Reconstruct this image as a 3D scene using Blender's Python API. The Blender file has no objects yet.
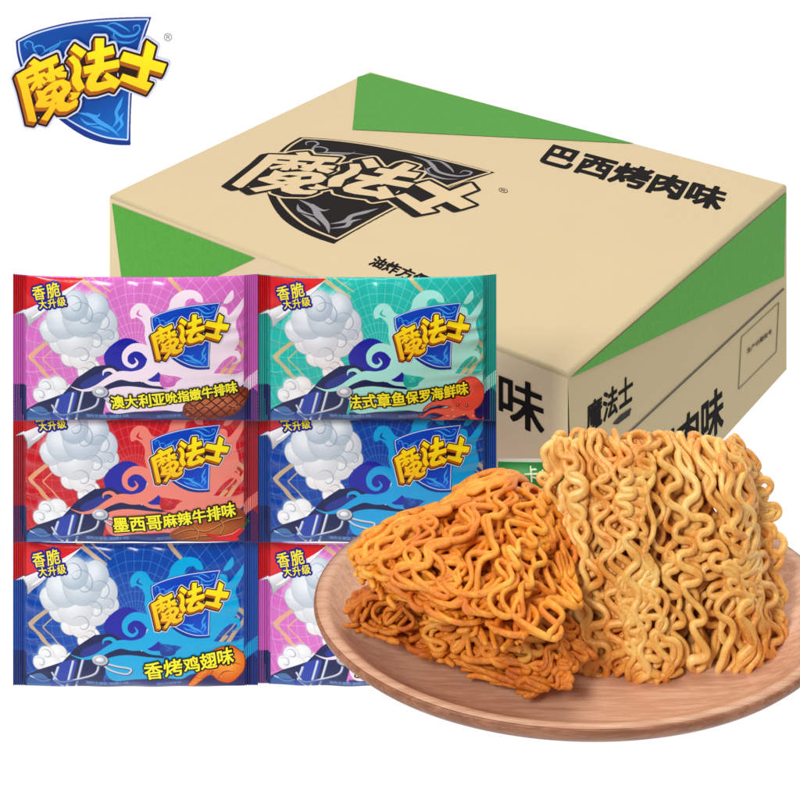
import bpy, math, random
import numpy as np
random.seed(7); RNG = np.random.default_rng(11)
scene = bpy.context.scene
COL = scene.collection
PI = math.pi

# ------------------------------------------------------------------ camera model (level shift-lens camera)
FPX, HY, CX, HC = 1555.75, -498.04, 400.0, 0.7452      # focal length in photo pixels, horizon row, height (m)
def ray(px, py): return np.array([(px-CX)/FPX, 1.0, -(py-HY)/FPX])
EYE = np.array([0, 0, HC])
def at_y(px, py, Y): return EYE + ray(px, py)*Y
def at_z(px, py, z):
    r = ray(px, py); return EYE + r*((z-HC)/r[2])
def at_plane(px, py, p, n):
    r = ray(px, py); return EYE + r*(np.dot(p-EYE, n)/np.dot(r, n))

cam = bpy.data.cameras.new('camera'); camo = bpy.data.objects.new('camera', cam); COL.objects.link(camo)
camo.location = EYE; camo.rotation_euler = (PI/2, 0, 0)
cam.sensor_width = 36; cam.lens = FPX/800*36; cam.shift_y = (HY-400)/800
cam.clip_start = 0.05; cam.clip_end = 100
scene.camera = camo

# ------------------------------------------------------------------ object helpers
def tag(o, label=None, cat=None, group=None, kind=None):
    if label: o['label'] = label
    if cat: o['category'] = cat
    if group: o['group'] = group
    if kind: o['kind'] = kind
    return o
def thing(name, loc, label, cat, group=None):
    o = bpy.data.objects.new(name, None); COL.objects.link(o); o.location = loc
    o.empty_display_size = .02
    return tag(o, label, cat, group)
def link(name, me, mat, parent=None, loc=None):
    o = bpy.data.objects.new(name, me); COL.objects.link(o)
    if mat is not None: me.materials.append(mat)
    if parent is not None: o.parent = parent
    if loc is not None: o.location = loc
    return o
def np_mesh(name, V, F, smooth=True, rgb=None):
    """V (n,3); F (m,k) all the same size; rgb sRGB per vertex"""
    me = bpy.data.meshes.new(name)
    V = np.ascontiguousarray(V, dtype=np.float32); F = np.ascontiguousarray(F, dtype=np.int32)
    k = F.shape[1]
    me.vertices.add(len(V)); me.vertices.foreach_set('co', V.ravel())
    me.loops.add(F.size); me.loops.foreach_set('vertex_index', F.ravel())
    me.polygons.add(len(F)); me.polygons.foreach_set('loop_start', np.arange(0, F.size, k, dtype=np.int32))
    me.update(calc_edges=True)
    me.polygons.foreach_set('use_smooth', np.full(len(F), smooth, dtype=bool))
    if rgb is not None:
        a = me.color_attributes.new('print', 'BYTE_COLOR', 'POINT')
        c = np.ones((len(V), 4), dtype=np.float32); c[:, :3] = np.clip(rgb, 0, 1)
        a.data.foreach_set('color_srgb', c.ravel())
    me.update()
    return me
def py_mesh(name, verts, faces, smooth=False):
    me = bpy.data.meshes.new(name); me.from_pydata([tuple(map(float, v)) for v in verts], [], faces); me.update()
    if smooth: me.polygons.foreach_set('use_smooth', [True]*len(me.polygons))
    return me

# ------------------------------------------------------------------ materials
def lin(c):
    c = np.array(c, float)/255
    return tuple(np.where(c <= .04045, c/12.92, ((c+.055)/1.055)**2.4)) + (1.0,)
class NT:
    def __init__(s, name):
        s.m = bpy.data.materials.new(name); s.m.use_nodes = True; s.t = s.m.node_tree; s.b = s.t.nodes['Principled BSDF']
    def n(s, typ, **kw):
        nd = s.t.nodes.new(typ)
        for k, v in kw.items():
            if k in nd.inputs: nd.inputs[k].default_value = v
            else: setattr(nd, k, v)
        return nd
    def l(s, a, b): s.t.links.new(a, b)
    def coords(s, scale=(1, 1, 1), rot=(0, 0, 0)):
        tc = s.n('ShaderNodeTexCoord'); mp = s.n('ShaderNodeMapping'); mp.inputs['Scale'].default_value = scale; mp.inputs['Rotation'].default_value = rot
        s.l(tc.outputs['Object'], mp.inputs['Vector']); return mp.outputs['Vector']
    def noise(s, vec, scale, detail=4, rough=.55, out='Fac'):
        nd = s.n('ShaderNodeTexNoise', Scale=scale, Detail=detail, Roughness=rough); s.l(vec, nd.inputs['Vector']); return nd.outputs[out]
    def ramp(s, fac, stops):
        r = s.n('ShaderNodeValToRGB'); e = r.color_ramp.elements
        while len(e) < len(stops): e.new(.5)
        for x, (p, c) in zip(e, stops): x.position = p; x.color = c
        s.l(fac, r.inputs['Fac']); return r.outputs['Color']
    def bump(s, h, strength, dist=.001):
        b = s.n('ShaderNodeBump', Strength=strength, Distance=dist); s.l(h, b.inputs['Height']); s.l(b.outputs['Normal'], s.b.inputs['Normal'])

def m_print(name, rough=.3, spec=.5, coat=0., wrinkle=0.):
    s = NT(name); a = s.n('ShaderNodeAttribute'); a.attribute_name = 'print'
    s.l(a.outputs['Color'], s.b.inputs['Base Color'])
    s.b.inputs['Roughness'].default_value = rough; s.b.inputs['Specular IOR Level'].default_value = spec
    s.b.inputs['Coat Weight'].default_value = coat; s.b.inputs['Coat Roughness'].default_value = .12
    if wrinkle:
        v = s.coords((1, 1, 1)); h = s.noise(v, 60, 3, .5); s.bump(h, wrinkle, .002)
    return s.m
def m_white_glow():
    s = NT('glowing_white_sweep'); s.t.nodes.remove(s.b)  # no lamp: added emission keeps the sheet pure white and shadowless
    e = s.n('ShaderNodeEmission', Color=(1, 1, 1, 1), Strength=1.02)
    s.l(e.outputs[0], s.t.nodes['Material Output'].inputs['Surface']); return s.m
def m_card(name, c, dark=.96):
    s = NT(name); v = s.coords((1, 1, 1))
    f = s.noise(v, 900, 4, .7); g = s.noise(v, 14, 3, .5)
    mx = s.n('ShaderNodeMath', operation='MULTIPLY_ADD'); s.l(g, mx.inputs[0]); mx.inputs[1].default_value = .3; s.l(f, mx.inputs[2])
    l0 = lin(c); d = tuple(x*dark**2 for x in l0[:3])+(1,)
    h = tuple(min(1, x*1.05) for x in l0[:3])+(1,)
    s.l(s.ramp(mx.outputs[0], [(.3, d), (.66, l0), (1., h)]), s.b.inputs['Base Color'])
    s.b.inputs['Roughness'].default_value = .75; s.b.inputs['Specular IOR Level'].default_value = .2
    s.bump(f, .08, .0006); return s.m
def m_flat(name, c, rough=.6):
    s = NT(name); v = s.coords(); f = s.noise(v, 300, 3)
    l0 = lin(c); s.l(s.ramp(f, [(.3, tuple(x*.88 for x in l0[:3])+(1,)), (.7, l0)]), s.b.inputs['Base Color'])
    s.b.inputs['Roughness'].default_value = rough; s.b.inputs['Specular IOR Level'].default_value = .25; return s.m
def m_noodle(name, pale, mid, dark, scale=1., sss=.04, rough=.4):
    s = NT(name); tc = s.n('ShaderNodeTexCoord'); v = tc.outputs['Object']
    a = s.n('ShaderNodeAttribute'); a.attribute_name = 'print'       # per-strand / along-strand browning
    sx = s.n('ShaderNodeSeparateColor'); s.l(a.outputs['Color'], sx.inputs['Color'])
    n1 = s.noise(v, 75*scale, 4, .6); n2 = s.noise(v, 900, 3, .6)
    k = s.n('ShaderNodeMath', operation='MULTIPLY_ADD'); s.l(n1, k.inputs[0]); k.inputs[1].default_value = .75; s.l(sx.outputs[0], k.inputs[2])
    k2 = s.n('ShaderNodeMath', operation='MULTIPLY_ADD'); s.l(n2, k2.inputs[0]); k2.inputs[1].default_value = .3; s.l(k.outputs[0], k2.inputs[2])
    c = s.ramp(k2.outputs[0], [(.42, lin(dark)), (.66, lin(mid)), (.92, lin(pale))])
    s.l(c, s.b.inputs['Base Color'])
    s.b.inputs['Roughness'].default_value = .27; s.b.inputs['Specular IOR Level'].default_value = .55
    if sss:
        s.b.inputs['Subsurface Weight'].default_value = sss; s.b.inputs['Subsurface Radius'].default_value = (1, .4, .12); s.b.inputs['Subsurface Scale'].default_value = .002
    n3 = s.noise(v, 650, 5, .7); s.bump(n3, rough, .0009)
    return s.m
def m_wood(name='beech_wood', cols=((184, 132, 100), (206, 156, 124), (218, 172, 141))):
    s = NT(name)
    v = s.coords((3, 40, 40)); f = s.noise(v, 9, 6, .62)
    v2 = s.coords((18, 260, 260)); g = s.noise(v2, 5, 3, .6)
    v3 = s.coords((1, 5, 5)); w = s.noise(v3, 6, 2, .5)
    k = s.n('ShaderNodeMath', operation='MULTIPLY_ADD'); s.l(g, k.inputs[0]); k.inputs[1].default_value = .45; s.l(f, k.inputs[2])
    k2 = s.n('ShaderNodeMath', operation='MULTIPLY_ADD'); s.l(w, k2.inputs[0]); k2.inputs[1].default_value = .45; s.l(k.outputs[0], k2.inputs[2])
    s.l(s.ramp(k2.outputs[0], [(.55, lin(cols[0])), (.9, lin(cols[1])), (1.0, lin(cols[2]))]), s.b.inputs['Base Color'])
    s.b.inputs['Roughness'].default_value = .42; s.b.inputs['Specular IOR Level'].default_value = .4
    s.bump(k.outputs[0], .05, .0004); return s.m

M_FILM = m_print('printed_film', .2, .3, .1, .2)
M_INK = m_print('printed_ink', .35, .16, .05)
M_MATTE = m_print('matte_ink', .7, .08)
M_WHITE_GLOW = m_white_glow()
M_CARD_TOP = m_card('kraft_card_top', (209, 187, 148))  # one kraft card in three tones, light and shade of the faces put into colour
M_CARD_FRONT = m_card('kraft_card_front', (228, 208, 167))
M_CARD_SIDE_SHADED = m_card('kraft_card_side_shaded', (206, 188, 147))
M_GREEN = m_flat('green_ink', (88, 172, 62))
M_GREEN_TOP_DIM = m_flat('green_ink_top_dimmed', (76, 152, 50))  # same green ink, darkened to hold back the light on top
M_BLACK = m_flat('black_ink', (22, 17, 17))
M_THINLINE = m_flat('thin_line', (112, 98, 78))
M_DARKLINE = m_flat('dark_gap', (92, 82, 78))

# ------------------------------------------------------------------ painter: signed distance fields on a pixel grid
BIG = 1e3
class Canvas:
    def __init__(s, x0, y0, x1, y1, res, base=(1, 1, 1)):
        s.x0, s.y0, s.x1, s.y1, s.res = x0, y0, x1, y1, res
        s.nx = int(round((x1-x0)*res))+1; s.ny = int(round((y1-y0)*res))+1
        s.gx = x0+np.arange(s.nx)/res; s.gy = y0+np.arange(s.ny)/res
        s.X, s.Y = np.meshgrid(s.gx, s.gy)
        s.rgb = np.zeros((s.ny, s.nx, 3))+np.array(base, float)/255.
    def blank(s): return np.full((s.ny, s.nx), BIG)
    def crop(s, lo, hi, m):
        i0 = max(0, int((lo[0]-m-s.x0)*s.res)); i1 = min(s.nx, int((hi[0]+m-s.x0)*s.res)+2)
        j0 = max(0, int((lo[1]-m-s.y0)*s.res)); j1 = min(s.ny, int((hi[1]+m-s.y0)*s.res)+2)
        return (slice(j0, j1), slice(i0, i1)) if i1 > i0 and j1 > j0 else None
    def segs(s, sg, m=8):
        """signed distance to the even-odd region bounded by segments (n,4)"""
        out = s.blank(); sg = np.asarray(sg, float)
        c = s.crop((min(sg[:, 0].min(), sg[:, 2].min()), min(sg[:, 1].min(), sg[:, 3].min())),
                   (max(sg[:, 0].max(), sg[:, 2].max()), max(sg[:, 1].max(), sg[:, 3].max())), m)
        if c is None: return out
        X, Y = s.X[c], s.Y[c]; d2 = np.full(X.shape, 1e9); ins = np.zeros(X.shape, bool)
        for ax, ay, bx, by in sg:
            ex, ey = bx-ax, by-ay; L = ex*ex+ey*ey+1e-12
            t = np.clip(((X-ax)*ex+(Y-ay)*ey)/L, 0, 1)
            d2 = np.minimum(d2, (X-ax-t*ex)**2+(Y-ay-t*ey)**2)
            if ay != by:
                cr = (ay > Y) != (by > Y)
                ins ^= cr & (X < ax+(Y-ay)/(by-ay)*ex)
        d = np.sqrt(d2); out[c] = np.where(ins, -d, d); return out
    def poly(s, pts, m=8, sm=0):
        p = np.asarray(pts, float)
        if sm: p = spline(p, True, sm)
        return s.segs(np.hstack([p, np.roll(p, -1, 0)]), m)
    def stroke(s, pts, w, m=6, sm=6):
        p = np.asarray(pts, float)
        if sm and len(p) > 2: p = spline(p, False, sm)
        w = np.interp(np.linspace(0, 1, len(p)), np.linspace(0, 1, len(np.atleast_1d(w))), np.atleast_1d(w))/2
        out = s.blank(); c = s.crop(p.min(0), p.max(0), m+w.max())
        if c is None: return out
        X, Y = s.X[c], s.Y[c]; d = np.full(X.shape, BIG)
        for (ax, ay), (bx, by), ra, rb in zip(p[:-1], p[1:], w[:-1], w[1:]):
            ex, ey = bx-ax, by-ay; L = ex*ex+ey*ey+1e-12
            t = np.clip(((X-ax)*ex+(Y-ay)*ey)/L, 0, 1)
            d = np.minimum(d, np.hypot(X-ax-t*ex, Y-ay-t*ey)-(ra+(rb-ra)*t))
        out[c] = d; return out
    def disc(s, x, y, rx, ry=None):
        ry = ry or rx; return (np.hypot((s.X-x)/rx, (s.Y-y)/ry)-1)*min(rx, ry)
    def fill(s, sd, c, a=1., soft=0.):
        if soft: al = np.clip(.5-sd/soft, 0, 1)
        else: al = np.clip(.5-sd*s.res*.8, 0, 1)
        al = (al*a)[..., None]
        c = np.asarray(c, float)/255.
        s.rgb = s.rgb*(1-al)+c*al
    def grad(s, c0, c1, p0, p1):
        p0 = np.array(p0, float); d = np.array(p1, float)-p0
        t = np.clip(((s.X-p0[0])*d[0]+(s.Y-p0[1])*d[1])/(d@d), 0, 1)[..., None]
        return np.array(c0, float)*(1-t)+np.array(c1, float)*t
def spline(p, closed, k):
    n = len(p); out = []
    for i in range(n if closed else n-1):
        if closed: a, b, c, d = p[i-1], p[i], p[(i+1) % n], p[(i+2) % n]
        else: a, b, c, d = p[max(i-1, 0)], p[i], p[i+1], p[min(i+2, n-1)]
        for t in np.arange(k)/k:
            out.append(.5*((2*b)+(c-a)*t+(2*a-5*b+4*c-d)*t*t+(3*b-a-3*c+d)*t**3))
    if not closed: out.append(p[-1])
    return np.array(out)

GLYPH = {}
def glyph(ch):
    """boundary segments of a character, em square centred on 0, y down, size 1"""
    if ch in GLYPH: return GLYPH[ch]
    c = bpy.data.curves.new('glyph', 'FONT'); c.body = ch; c.resolution_u = 3
    o = bpy.data.objects.new('glyph', c); COL.objects.link(o)
    dg = bpy.context.evaluated_depsgraph_get(); dg.update()
    ev = o.evaluated_get(dg); me = ev.to_mesh()
    co = np.zeros(len(me.vertices)*3); me.vertices.foreach_get('co', co); co = co.reshape(-1, 3)[:, :2]
    cnt = {}
    for p in me.polygons:
        for k in p.edge_keys: cnt[k] = cnt.get(k, 0)+1
    E = np.array([k for k, v in cnt.items() if v == 1]).reshape(-1, 2)
    q = np.hstack([co[E[:, 0]], co[E[:, 1]]])
    ev.to_mesh_clear(); bpy.data.objects.remove(o); bpy.data.curves.remove(c)
    lo = q.reshape(-1, 2).min(0); hi = q.reshape(-1, 2).max(0)
    ctr = (lo+hi)/2 if ord(ch) < 0x2000 else np.array([(lo[0]+hi[0])/2, .38])
    q = (q-np.tile(ctr, 2))*np.array([1, -1, 1, -1]); GLYPH[ch] = q; return q
def text_sd(cv, chars, m=5):
    """chars: list of (char, x, y, size, angle_deg, xscale)"""
    out = cv.blank()
    for ch, x, y, sz, ang, xs in chars:
        q = glyph(ch).copy().reshape(-1, 2)*np.array([sz*xs, sz])
        a = math.radians(ang); q = q@np.array([[math.cos(a), math.sin(a)], [-math.sin(a), math.cos(a)]])+np.array([x, y])
        out = np.minimum(out, cv.segs(q.reshape(-1, 4), m))
    return out
def run(txt, p0, p1, s0, s1=None, ang=None, xs=1.):
    s1 = s1 or s0; n = len(txt); p0 = np.array(p0, float); p1 = np.array(p1, float)
    if ang is None: ang = math.degrees(math.atan2(p1[1]-p0[1], p1[0]-p0[0]))
    t = np.linspace(0, 1, n) if n > 1 else [0]
    return [(c, *(p0+(p1-p0)*k), s0+(s1-s0)*k, ang, xs) for c, k in zip(txt, t)]

def grid_part(name, cv, mask, to3d, mat, parent):
    """mesh of the canvas cells inside mask, coloured by the canvas"""
    if mask is None: use = np.ones((cv.ny-1, cv.nx-1), bool)
    else:
        m = mask; use = (m[:-1, :-1].astype(int)+m[1:, :-1]+m[:-1, 1:]+m[1:, 1:]) >= 3
    idx = np.arange(cv.nx*cv.ny).reshape(cv.ny, cv.nx)
    F = np.stack([idx[1:, :-1][use], idx[1:, 1:][use], idx[:-1, 1:][use], idx[:-1, :-1][use]], 1)
    u, inv = np.unique(F, return_inverse=True)
    V = to3d(cv.X.ravel()[u], cv.Y.ravel()[u])
    return link(name, np_mesh(name, V, inv.reshape(-1, 4), True, cv.rgb.reshape(-1, 3)[u]), mat, parent)

# ------------------------------------------------------------------ the emblem (traced in photo pixels, box about 12..172 x 17..147)
def ZA(p): return np.array(p, float)/8.889+np.array([10, 50])
def ZB(p): return np.array(p, float)/6.667+np.array([60, 10])
def Z4(p): return np.array(p, float)/4.
LET = [ZB(p) for p in (
    [(78, 252), (105, 215), (182, 265), (150, 306)],
    [(62, 312), (95, 290), (132, 322), (150, 370), (142, 440), (172, 502), (130, 532), (90, 478), (86, 440), (102, 400), (98, 352)],
    [(243, 178), (300, 178), (298, 400), (240, 400)],
    [(188, 276), (358, 226), (370, 278), (196, 322)],
    [(163, 366), (398, 318), (402, 368), (172, 414)],
    [(235, 385), (200, 430), (183, 475), (187, 508), (213, 530), (262, 526), (345, 500), (375, 512), (412, 462), (318, 403), (298, 430), (328, 458), (258, 474), (244, 468), (262, 430), (294, 385)],
    [(585, 192), (642, 232), (575, 497), (518, 478)],
    [(432, 266), (714, 348), (690, 410), (408, 326)],
    [(425, 412), (622, 478), (590, 527), (406, 454)])] + [ZA(p) for p in (
    [(178, 105), (225, 60), (278, 92), (236, 132)],
    [(68, 205), (210, 125), (425, 26), (442, 88), (150, 226), (95, 245)],
    [(68, 205), (140, 185), (166, 270), (246, 608), (235, 622), (175, 612), (164, 560), (108, 330)],
    [(218, 185), (258, 168), (300, 310), (262, 328)],
    [(158, 246), (320, 176), (332, 212), (170, 284)],
    [(232, 258), (262, 280), (215, 350), (188, 332)],
    [(258, 240), (288, 222), (336, 264), (312, 292)],
    [(350, 132), (394, 112), (414, 250), (368, 270)],
    [(318, 200), (478, 120), (492, 158), (330, 237)],
    [(352, 208), (382, 216), (362, 264), (335, 264)],
    [(395, 190), (420, 172), (513, 180), (508, 222), (440, 226)],
    [(240, 345), (300, 345), (330, 315), (400, 262), (480, 244), (540, 270), (552, 322), (530, 368), (470, 378), (400, 472), (330, 492), (250, 492), (238, 470), (266, 420)],
    [(380, 455), (432, 470), (345, 612), (288, 596), (350, 510)],
    [(470, 335), (425, 440), (420, 500), (450, 528), (520, 526), (606, 476), (613, 440), (600, 418), (540, 457), (495, 442), (500, 400), (552, 325)],
    [(545, 360), (634, 362), (606, 405), (560, 427), (533, 415), (560, 395)])]
HOLES = [ZA(p) for p in (
    [(415, 335), (458, 292), (482, 330), (440, 368)],
    [(318, 392), (345, 350), (400, 330), (372, 378)],
    [(325, 442), (360, 412), (388, 412), (372, 440)],
    [(490, 440), (498, 395), (520, 385), (530, 440), (515, 455)])]
SHIELD = Z4([(62, 165), (90, 150), (150, 125), (260, 96), (380, 80), (500, 73), (604, 71), (590, 115), (562, 200), (540, 280), (528, 360), (522, 460), (520, 572), (512, 582), (420, 574), (330, 542), (230, 472), (150, 390), (95, 300), (70, 230)])
def inset_shield(k=0):
    return Z4([(78, 168), (150, 135), (260, 106), (380, 89), (500, 82), (590, 80), (575, 118), (548, 205), (528, 285), (516, 362), (511, 460), (508, 556), (420, 545), (330, 508), (240, 450), (160, 370), (108, 285), (84, 220)])
def arcs(p, corners):
    out = []
    for a, b in zip(corners, list(corners[1:])+[len(p)]):
        seg = p[a:b+1] if b < len(p) else np.vstack([p[a:], p[:1]])
        out.append(spline(seg, False, 6)[:-1])
    return np.vstack(out)
FLOUR = [([(180, 205), (215, 185), (255, 165), (300, 158)], (6, 0)), ([(150, 215), (135, 200), (145, 185), (170, 185), (178, 205), (160, 222)], (1, 4, 4, 3, 1)),
         ([(110, 195), (98, 180), (110, 165), (130, 172), (132, 190), (150, 215)], (1, 4, 4, 4, 2)), ([(200, 205), (235, 180), (240, 160)], (5, 1)),
         ([(372, 102), (420, 105), (450, 120), (490, 145), (540, 140), (560, 118)], (0, 6, 8, 7, 6, 3)), ([(560, 118), (555, 102), (535, 105), (535, 122)], (4, 4, 1)),
         ([(420, 105), (455, 92), (500, 112), (520, 128)], (0, 6, 1)), ([(440, 140), (470, 165), (520, 170), (555, 150)], (0, 7, 0)), ([(460, 120), (455, 145), (475, 160)], (1, 5, 0)),
         ([(305, 450), (360, 462), (400, 490), (445, 515), (480, 548)], (0, 10, 13, 9, 0)), ([(360, 505), (400, 512), (440, 530)], (0, 8, 0)), ([(320, 470), (350, 495), (400, 495)], (0, 8, 0)),
         ([(492, 385), (478, 420), (465, 450), (470, 480), (450, 510)], (0, 10, 9, 10, 0)), ([(495, 450), (482, 475), (488, 500), (462, 530)], (0, 9, 8, 0)), ([(350, 455), (390, 465), (400, 450)], (6, 6, 0))]
PAL_BLUE = dict(rim=(14, 52, 140), line=(205, 218, 245), top=(6, 78, 170), bot=(10, 110, 200), mid=(4, 60, 150), fl=(62, 160, 235), glow=(214, 216, 240), out=(38, 16, 10), ext=(176, 92, 14), f0=(255, 238, 20), f1=(252, 190, 20))
PAL_PACK = dict(PAL_BLUE, top=(8, 70, 190), bot=(20, 90, 215), mid=(8, 52, 170), f1=(246, 190, 30))
PAL_BLACK = dict(rim=(26, 20, 20), line=(211, 187, 146), top=(26, 20, 20), bot=(26, 20, 20), mid=(26, 20, 20), fl=(142, 140, 142), glow=(211, 187, 146), out=(26, 20, 20), ext=(26, 20, 20), f0=(213, 189, 148), f1=(213, 189, 148))
class Emblem:
    """signed distances of the emblem on a canvas whose coordinates are emblem pixels"""
    def __init__(s, cv):
        L = cv.blank()
        for p in LET: L = np.minimum(L, cv.poly(p, 9))
        for p in HOLES: L = np.maximum(L, -cv.poly(p, 9))
        s.let = L-.15
        D = L
        for k in range(1, 7):                                   # extrusion towards the lower left
            dx, dy = -.35*k, .6*k; q = np.full_like(L, BIG); ix, iy = int(round(-dx*cv.res)), int(round(dy*cv.res))
            q[iy:, :q.shape[1]-ix] = L[:L.shape[0]-iy, ix:]; D = np.minimum(D, q)
        fillers = [ZA([(90, 230), (430, 80), (500, 200), (560, 330), (600, 420), (500, 500), (300, 590), (220, 560)]), ZB([(90, 300), (180, 265), (200, 290), (380, 260), (390, 440), (200, 500)]), ZB([(380, 330), (430, 300), (560, 330), (540, 430), (400, 440)])]
        G_ = D-2.4
        for p in fillers: G_ = np.minimum(G_, cv.poly(p, 9))
        s.ext = D-.4; s.out = G_; s.glow = np.minimum(G_, D-2.4)-1.7
        s.sh = cv.poly(arcs(SHIELD, (0, 6, 12)), 6); s.inn = cv.poly(arcs(inset_shield(), (0, 5, 11)), 6)
        s.fl = cv.blank()
        for p, w in FLOUR: s.fl = np.minimum(s.fl, cv.stroke(Z4(p), np.array(w, float)/4*1.45, 4, 5))
        s.cv = cv
    def shield(s, pal):
        cv = s.cv; cv.rgb[:] = np.array(pal['rim'])/255.
        cv.fill(s.inn-1.6, pal['line']); g = cv.grad(pal['top'], pal['mid'], (60, 15), (90, 85)); g2 = cv.grad(pal['mid'], pal['bot'], (90, 85), (120, 140))
        cv.fill(s.inn, np.where((cv.Y < 75)[..., None], g, g2)); cv.fill(np.maximum(s.fl, s.inn+.8), pal['fl'])
        return s.sh < 0
    def letters(s, pal, glow=True):
        cv = s.cv; cv.rgb[:] = np.array(pal['glow'])/255.
        cv.fill(s.out, pal['out']); cv.fill(s.ext, pal['ext']); cv.fill(s.let, cv.grad(pal['f0'], pal['f1'], (80, 40), (70, 118)))
        return (s.glow if glow else s.out) < 0

# ------------------------------------------------------------------ setting: white sweep, self-lit so that it takes no shadow
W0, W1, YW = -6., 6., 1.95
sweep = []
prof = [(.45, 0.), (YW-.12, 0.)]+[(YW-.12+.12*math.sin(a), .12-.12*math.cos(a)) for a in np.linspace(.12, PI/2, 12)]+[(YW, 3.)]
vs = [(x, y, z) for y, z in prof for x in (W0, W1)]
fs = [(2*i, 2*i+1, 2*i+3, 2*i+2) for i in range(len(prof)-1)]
tag(link('backdrop', py_mesh('backdrop', vs, fs, True), M_WHITE_GLOW), kind='structure')
# a low round white stand under the plate, self-lit like the sweep
PZ = HC-.6054; PC = np.array([174/FPX*.861, .861, PZ])           # plate centre, at rim height
PA, PB = .1440, .0945
def lathe(name, prof, n, sx=1., sy=1., wob=None, caps=(True, True)):
    vs, fs = [], []; m = len(prof)
    for r, z in prof:
        for k in range(n):
            a = 2*PI*k/n; rr = r*(1+(wob(a, r) if wob else 0)); vs.append((rr*math.cos(a)*sx, rr*math.sin(a)*sy, z))
    for i in range(m-1):
        for k in range(n):
            k2 = (k+1) % n; fs.append((i*n+k, i*n+k2, (i+1)*n+k2, (i+1)*n+k))
    if caps[0]: fs.append(tuple(range(n))[::-1])
    if caps[1]: fs.append(tuple((m-1)*n+k for k in range(n)))
    return py_mesh(name, vs, fs, True)
PF = -.0150                                                    # dish floor below the rim
FOOT = -.0235
pl = link('plinth', lathe('plinth', [(.55, 0), (.55, PZ+FOOT-.004), (.53, PZ+FOOT)], 72, PA, PB), M_WHITE_GLOW, loc=(PC[0], PC[1], 0))
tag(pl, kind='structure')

# ------------------------------------------------------------------ wooden plate
M_WOOD = m_wood(); M_WOOD_EDGE_SHADED = m_wood('beech_wood_edge_shaded', ((128, 76, 50), (150, 96, 66), (170, 114, 84)))  # edge copy of the beech is darker, shade of the outer side put into colour
plate = thing('wooden_plate', (PC[0], PC[1], PZ), 'shallow oval beech wood plate holding the three fried noodle cakes', 'plate')
prof = [(.990, 0), (.955, .0002), (.945, -.0002), (.935, -.0012), (.90, -.0055), (.85, -.0098), (.79, -.0130), (.72, -.0146), (.60, PF), (.3, PF), (.02, PF)]
link('dish', lathe('dish', [(.988, -.002)]+prof, 160, PA, PB, None, (False, True)), M_WOOD, plate)
prof = [(.54, FOOT), (.60, FOOT), (.78, -.0192), (.89, -.0128), (.965, -.0082), (.992, -.0050), (1.0, -.0022), (.997, -.0005), (.990, .00005), (.988, -.0015)]
link('rim_edge', lathe('rim_edge', prof, 160, PA, PB, None, (True, False)), M_WOOD_EDGE_SHADED, plate)

# ------------------------------------------------------------------ carton
ZT = HC+(-1.3022*.45)
F3, L3, B3, R3 = (at_z(*p, ZT) for p in ((567.8, 373.6), (109.8, 194.1), (369.6, 71), (786.5, 184)))
ctr = (F3+L3+B3+R3)/4; carton = thing('carton', (ctr[0], ctr[1], 0), 'large closed kraft cardboard carton with green corner wedges and black print', 'carton')
O = np.array([ctr[0], ctr[1], 0])
def drop(p, z=0.): return np.array([p[0], p[1], z])
def quad_panel(name, c, mat, n=1): return link(name, py_mesh(name, [v-O for v in c], [tuple(range(len(c)))]), mat, carton)
EDG = .004
def toward(a, b, d): v = b-a; return a+v/np.linalg.norm(v)*d
# lid: top face with a rounded lip down to the walls
def nrm(v): return v/np.linalg.norm(v)
ring = [F3, R3, B3, L3]
lip = []
for k, (inset, dz) in enumerate([(.0028, 0), (.0014, -.0003), (.0004, -.0014), (0, -.0034)]):
    row = []
    for i, p in enumerate(ring):
        a, b = ring[i-1], ring[(i+1) % 4]; row.append(p+(nrm(a-p)+nrm(b-p))*inset+np.array([0, 0, dz])-O)
    lip.append(row)
vs = [v for r in lip for v in r]; fs = [(0, 1, 2, 3)]
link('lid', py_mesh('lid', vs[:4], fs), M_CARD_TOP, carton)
fs = [(k*4+i, (k+1)*4+i, (k+1)*4+(i+1) % 4, k*4+(i+1) % 4) for k in range(3) for i in range(4)]
link('lid_edge', py_mesh('lid_edge', vs, fs, True), M_CARD_SIDE_SHADED, carton)
zl = ZT-.0034
GAP = .0022
for nm, a, b, m in (('front_panel', L3, F3, M_CARD_FRONT), ('side_panel', F3, R3, M_CARD_SIDE_SHADED), ('back_panel', R3, B3, M_CARD_SIDE_SHADED), ('end_panel', B3, L3, M_CARD_FRONT)):
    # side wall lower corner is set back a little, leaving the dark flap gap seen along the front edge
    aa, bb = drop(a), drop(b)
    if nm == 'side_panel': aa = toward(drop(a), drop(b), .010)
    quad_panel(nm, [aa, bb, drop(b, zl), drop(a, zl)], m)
nF = nrm(np.cross(F3-L3, [0, 0, 1])); nF = nF if nF[1] < 0 else -nF
nR = nrm(np.cross(R3-F3, [0, 0, 1])); nR = nR if nR[0] > 0 else -nR
nT = np.array([0, 0, 1.])
PLANES = dict(top=(F3, nT), front=(F3, nF), side=(F3, nR))
gp = toward(F3, R3, 0)
quad_panel('flap_gap', [drop(F3)-nR*.0004, toward(drop(F3), drop(R3), .02)-nR*.0004, toward(drop(F3, zl), drop(R3, zl), .01)-nR*.0004, drop(F3, zl)-nR*.0004], M_DARKLINE)
def on(face, px, py, off=.0006):
    p, n = PLANES[face]; return at_plane(px, py, p, n)+n*off
def wedge(pts, face, name='green_wedge', mat=M_GREEN, off=.0006):
    return quad_panel(name, [on(face, *q, off) for q in pts], mat)
wedge([(357.5, 77.5), (371, 73.6), (634, 144), (352.5, 130)], 'top', 'green_wedge', M_GREEN_TOP_DIM)
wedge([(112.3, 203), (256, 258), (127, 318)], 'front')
wedge([(569.5, 378), (785.6, 192.5), (783.6, 276)], 'side')
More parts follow.
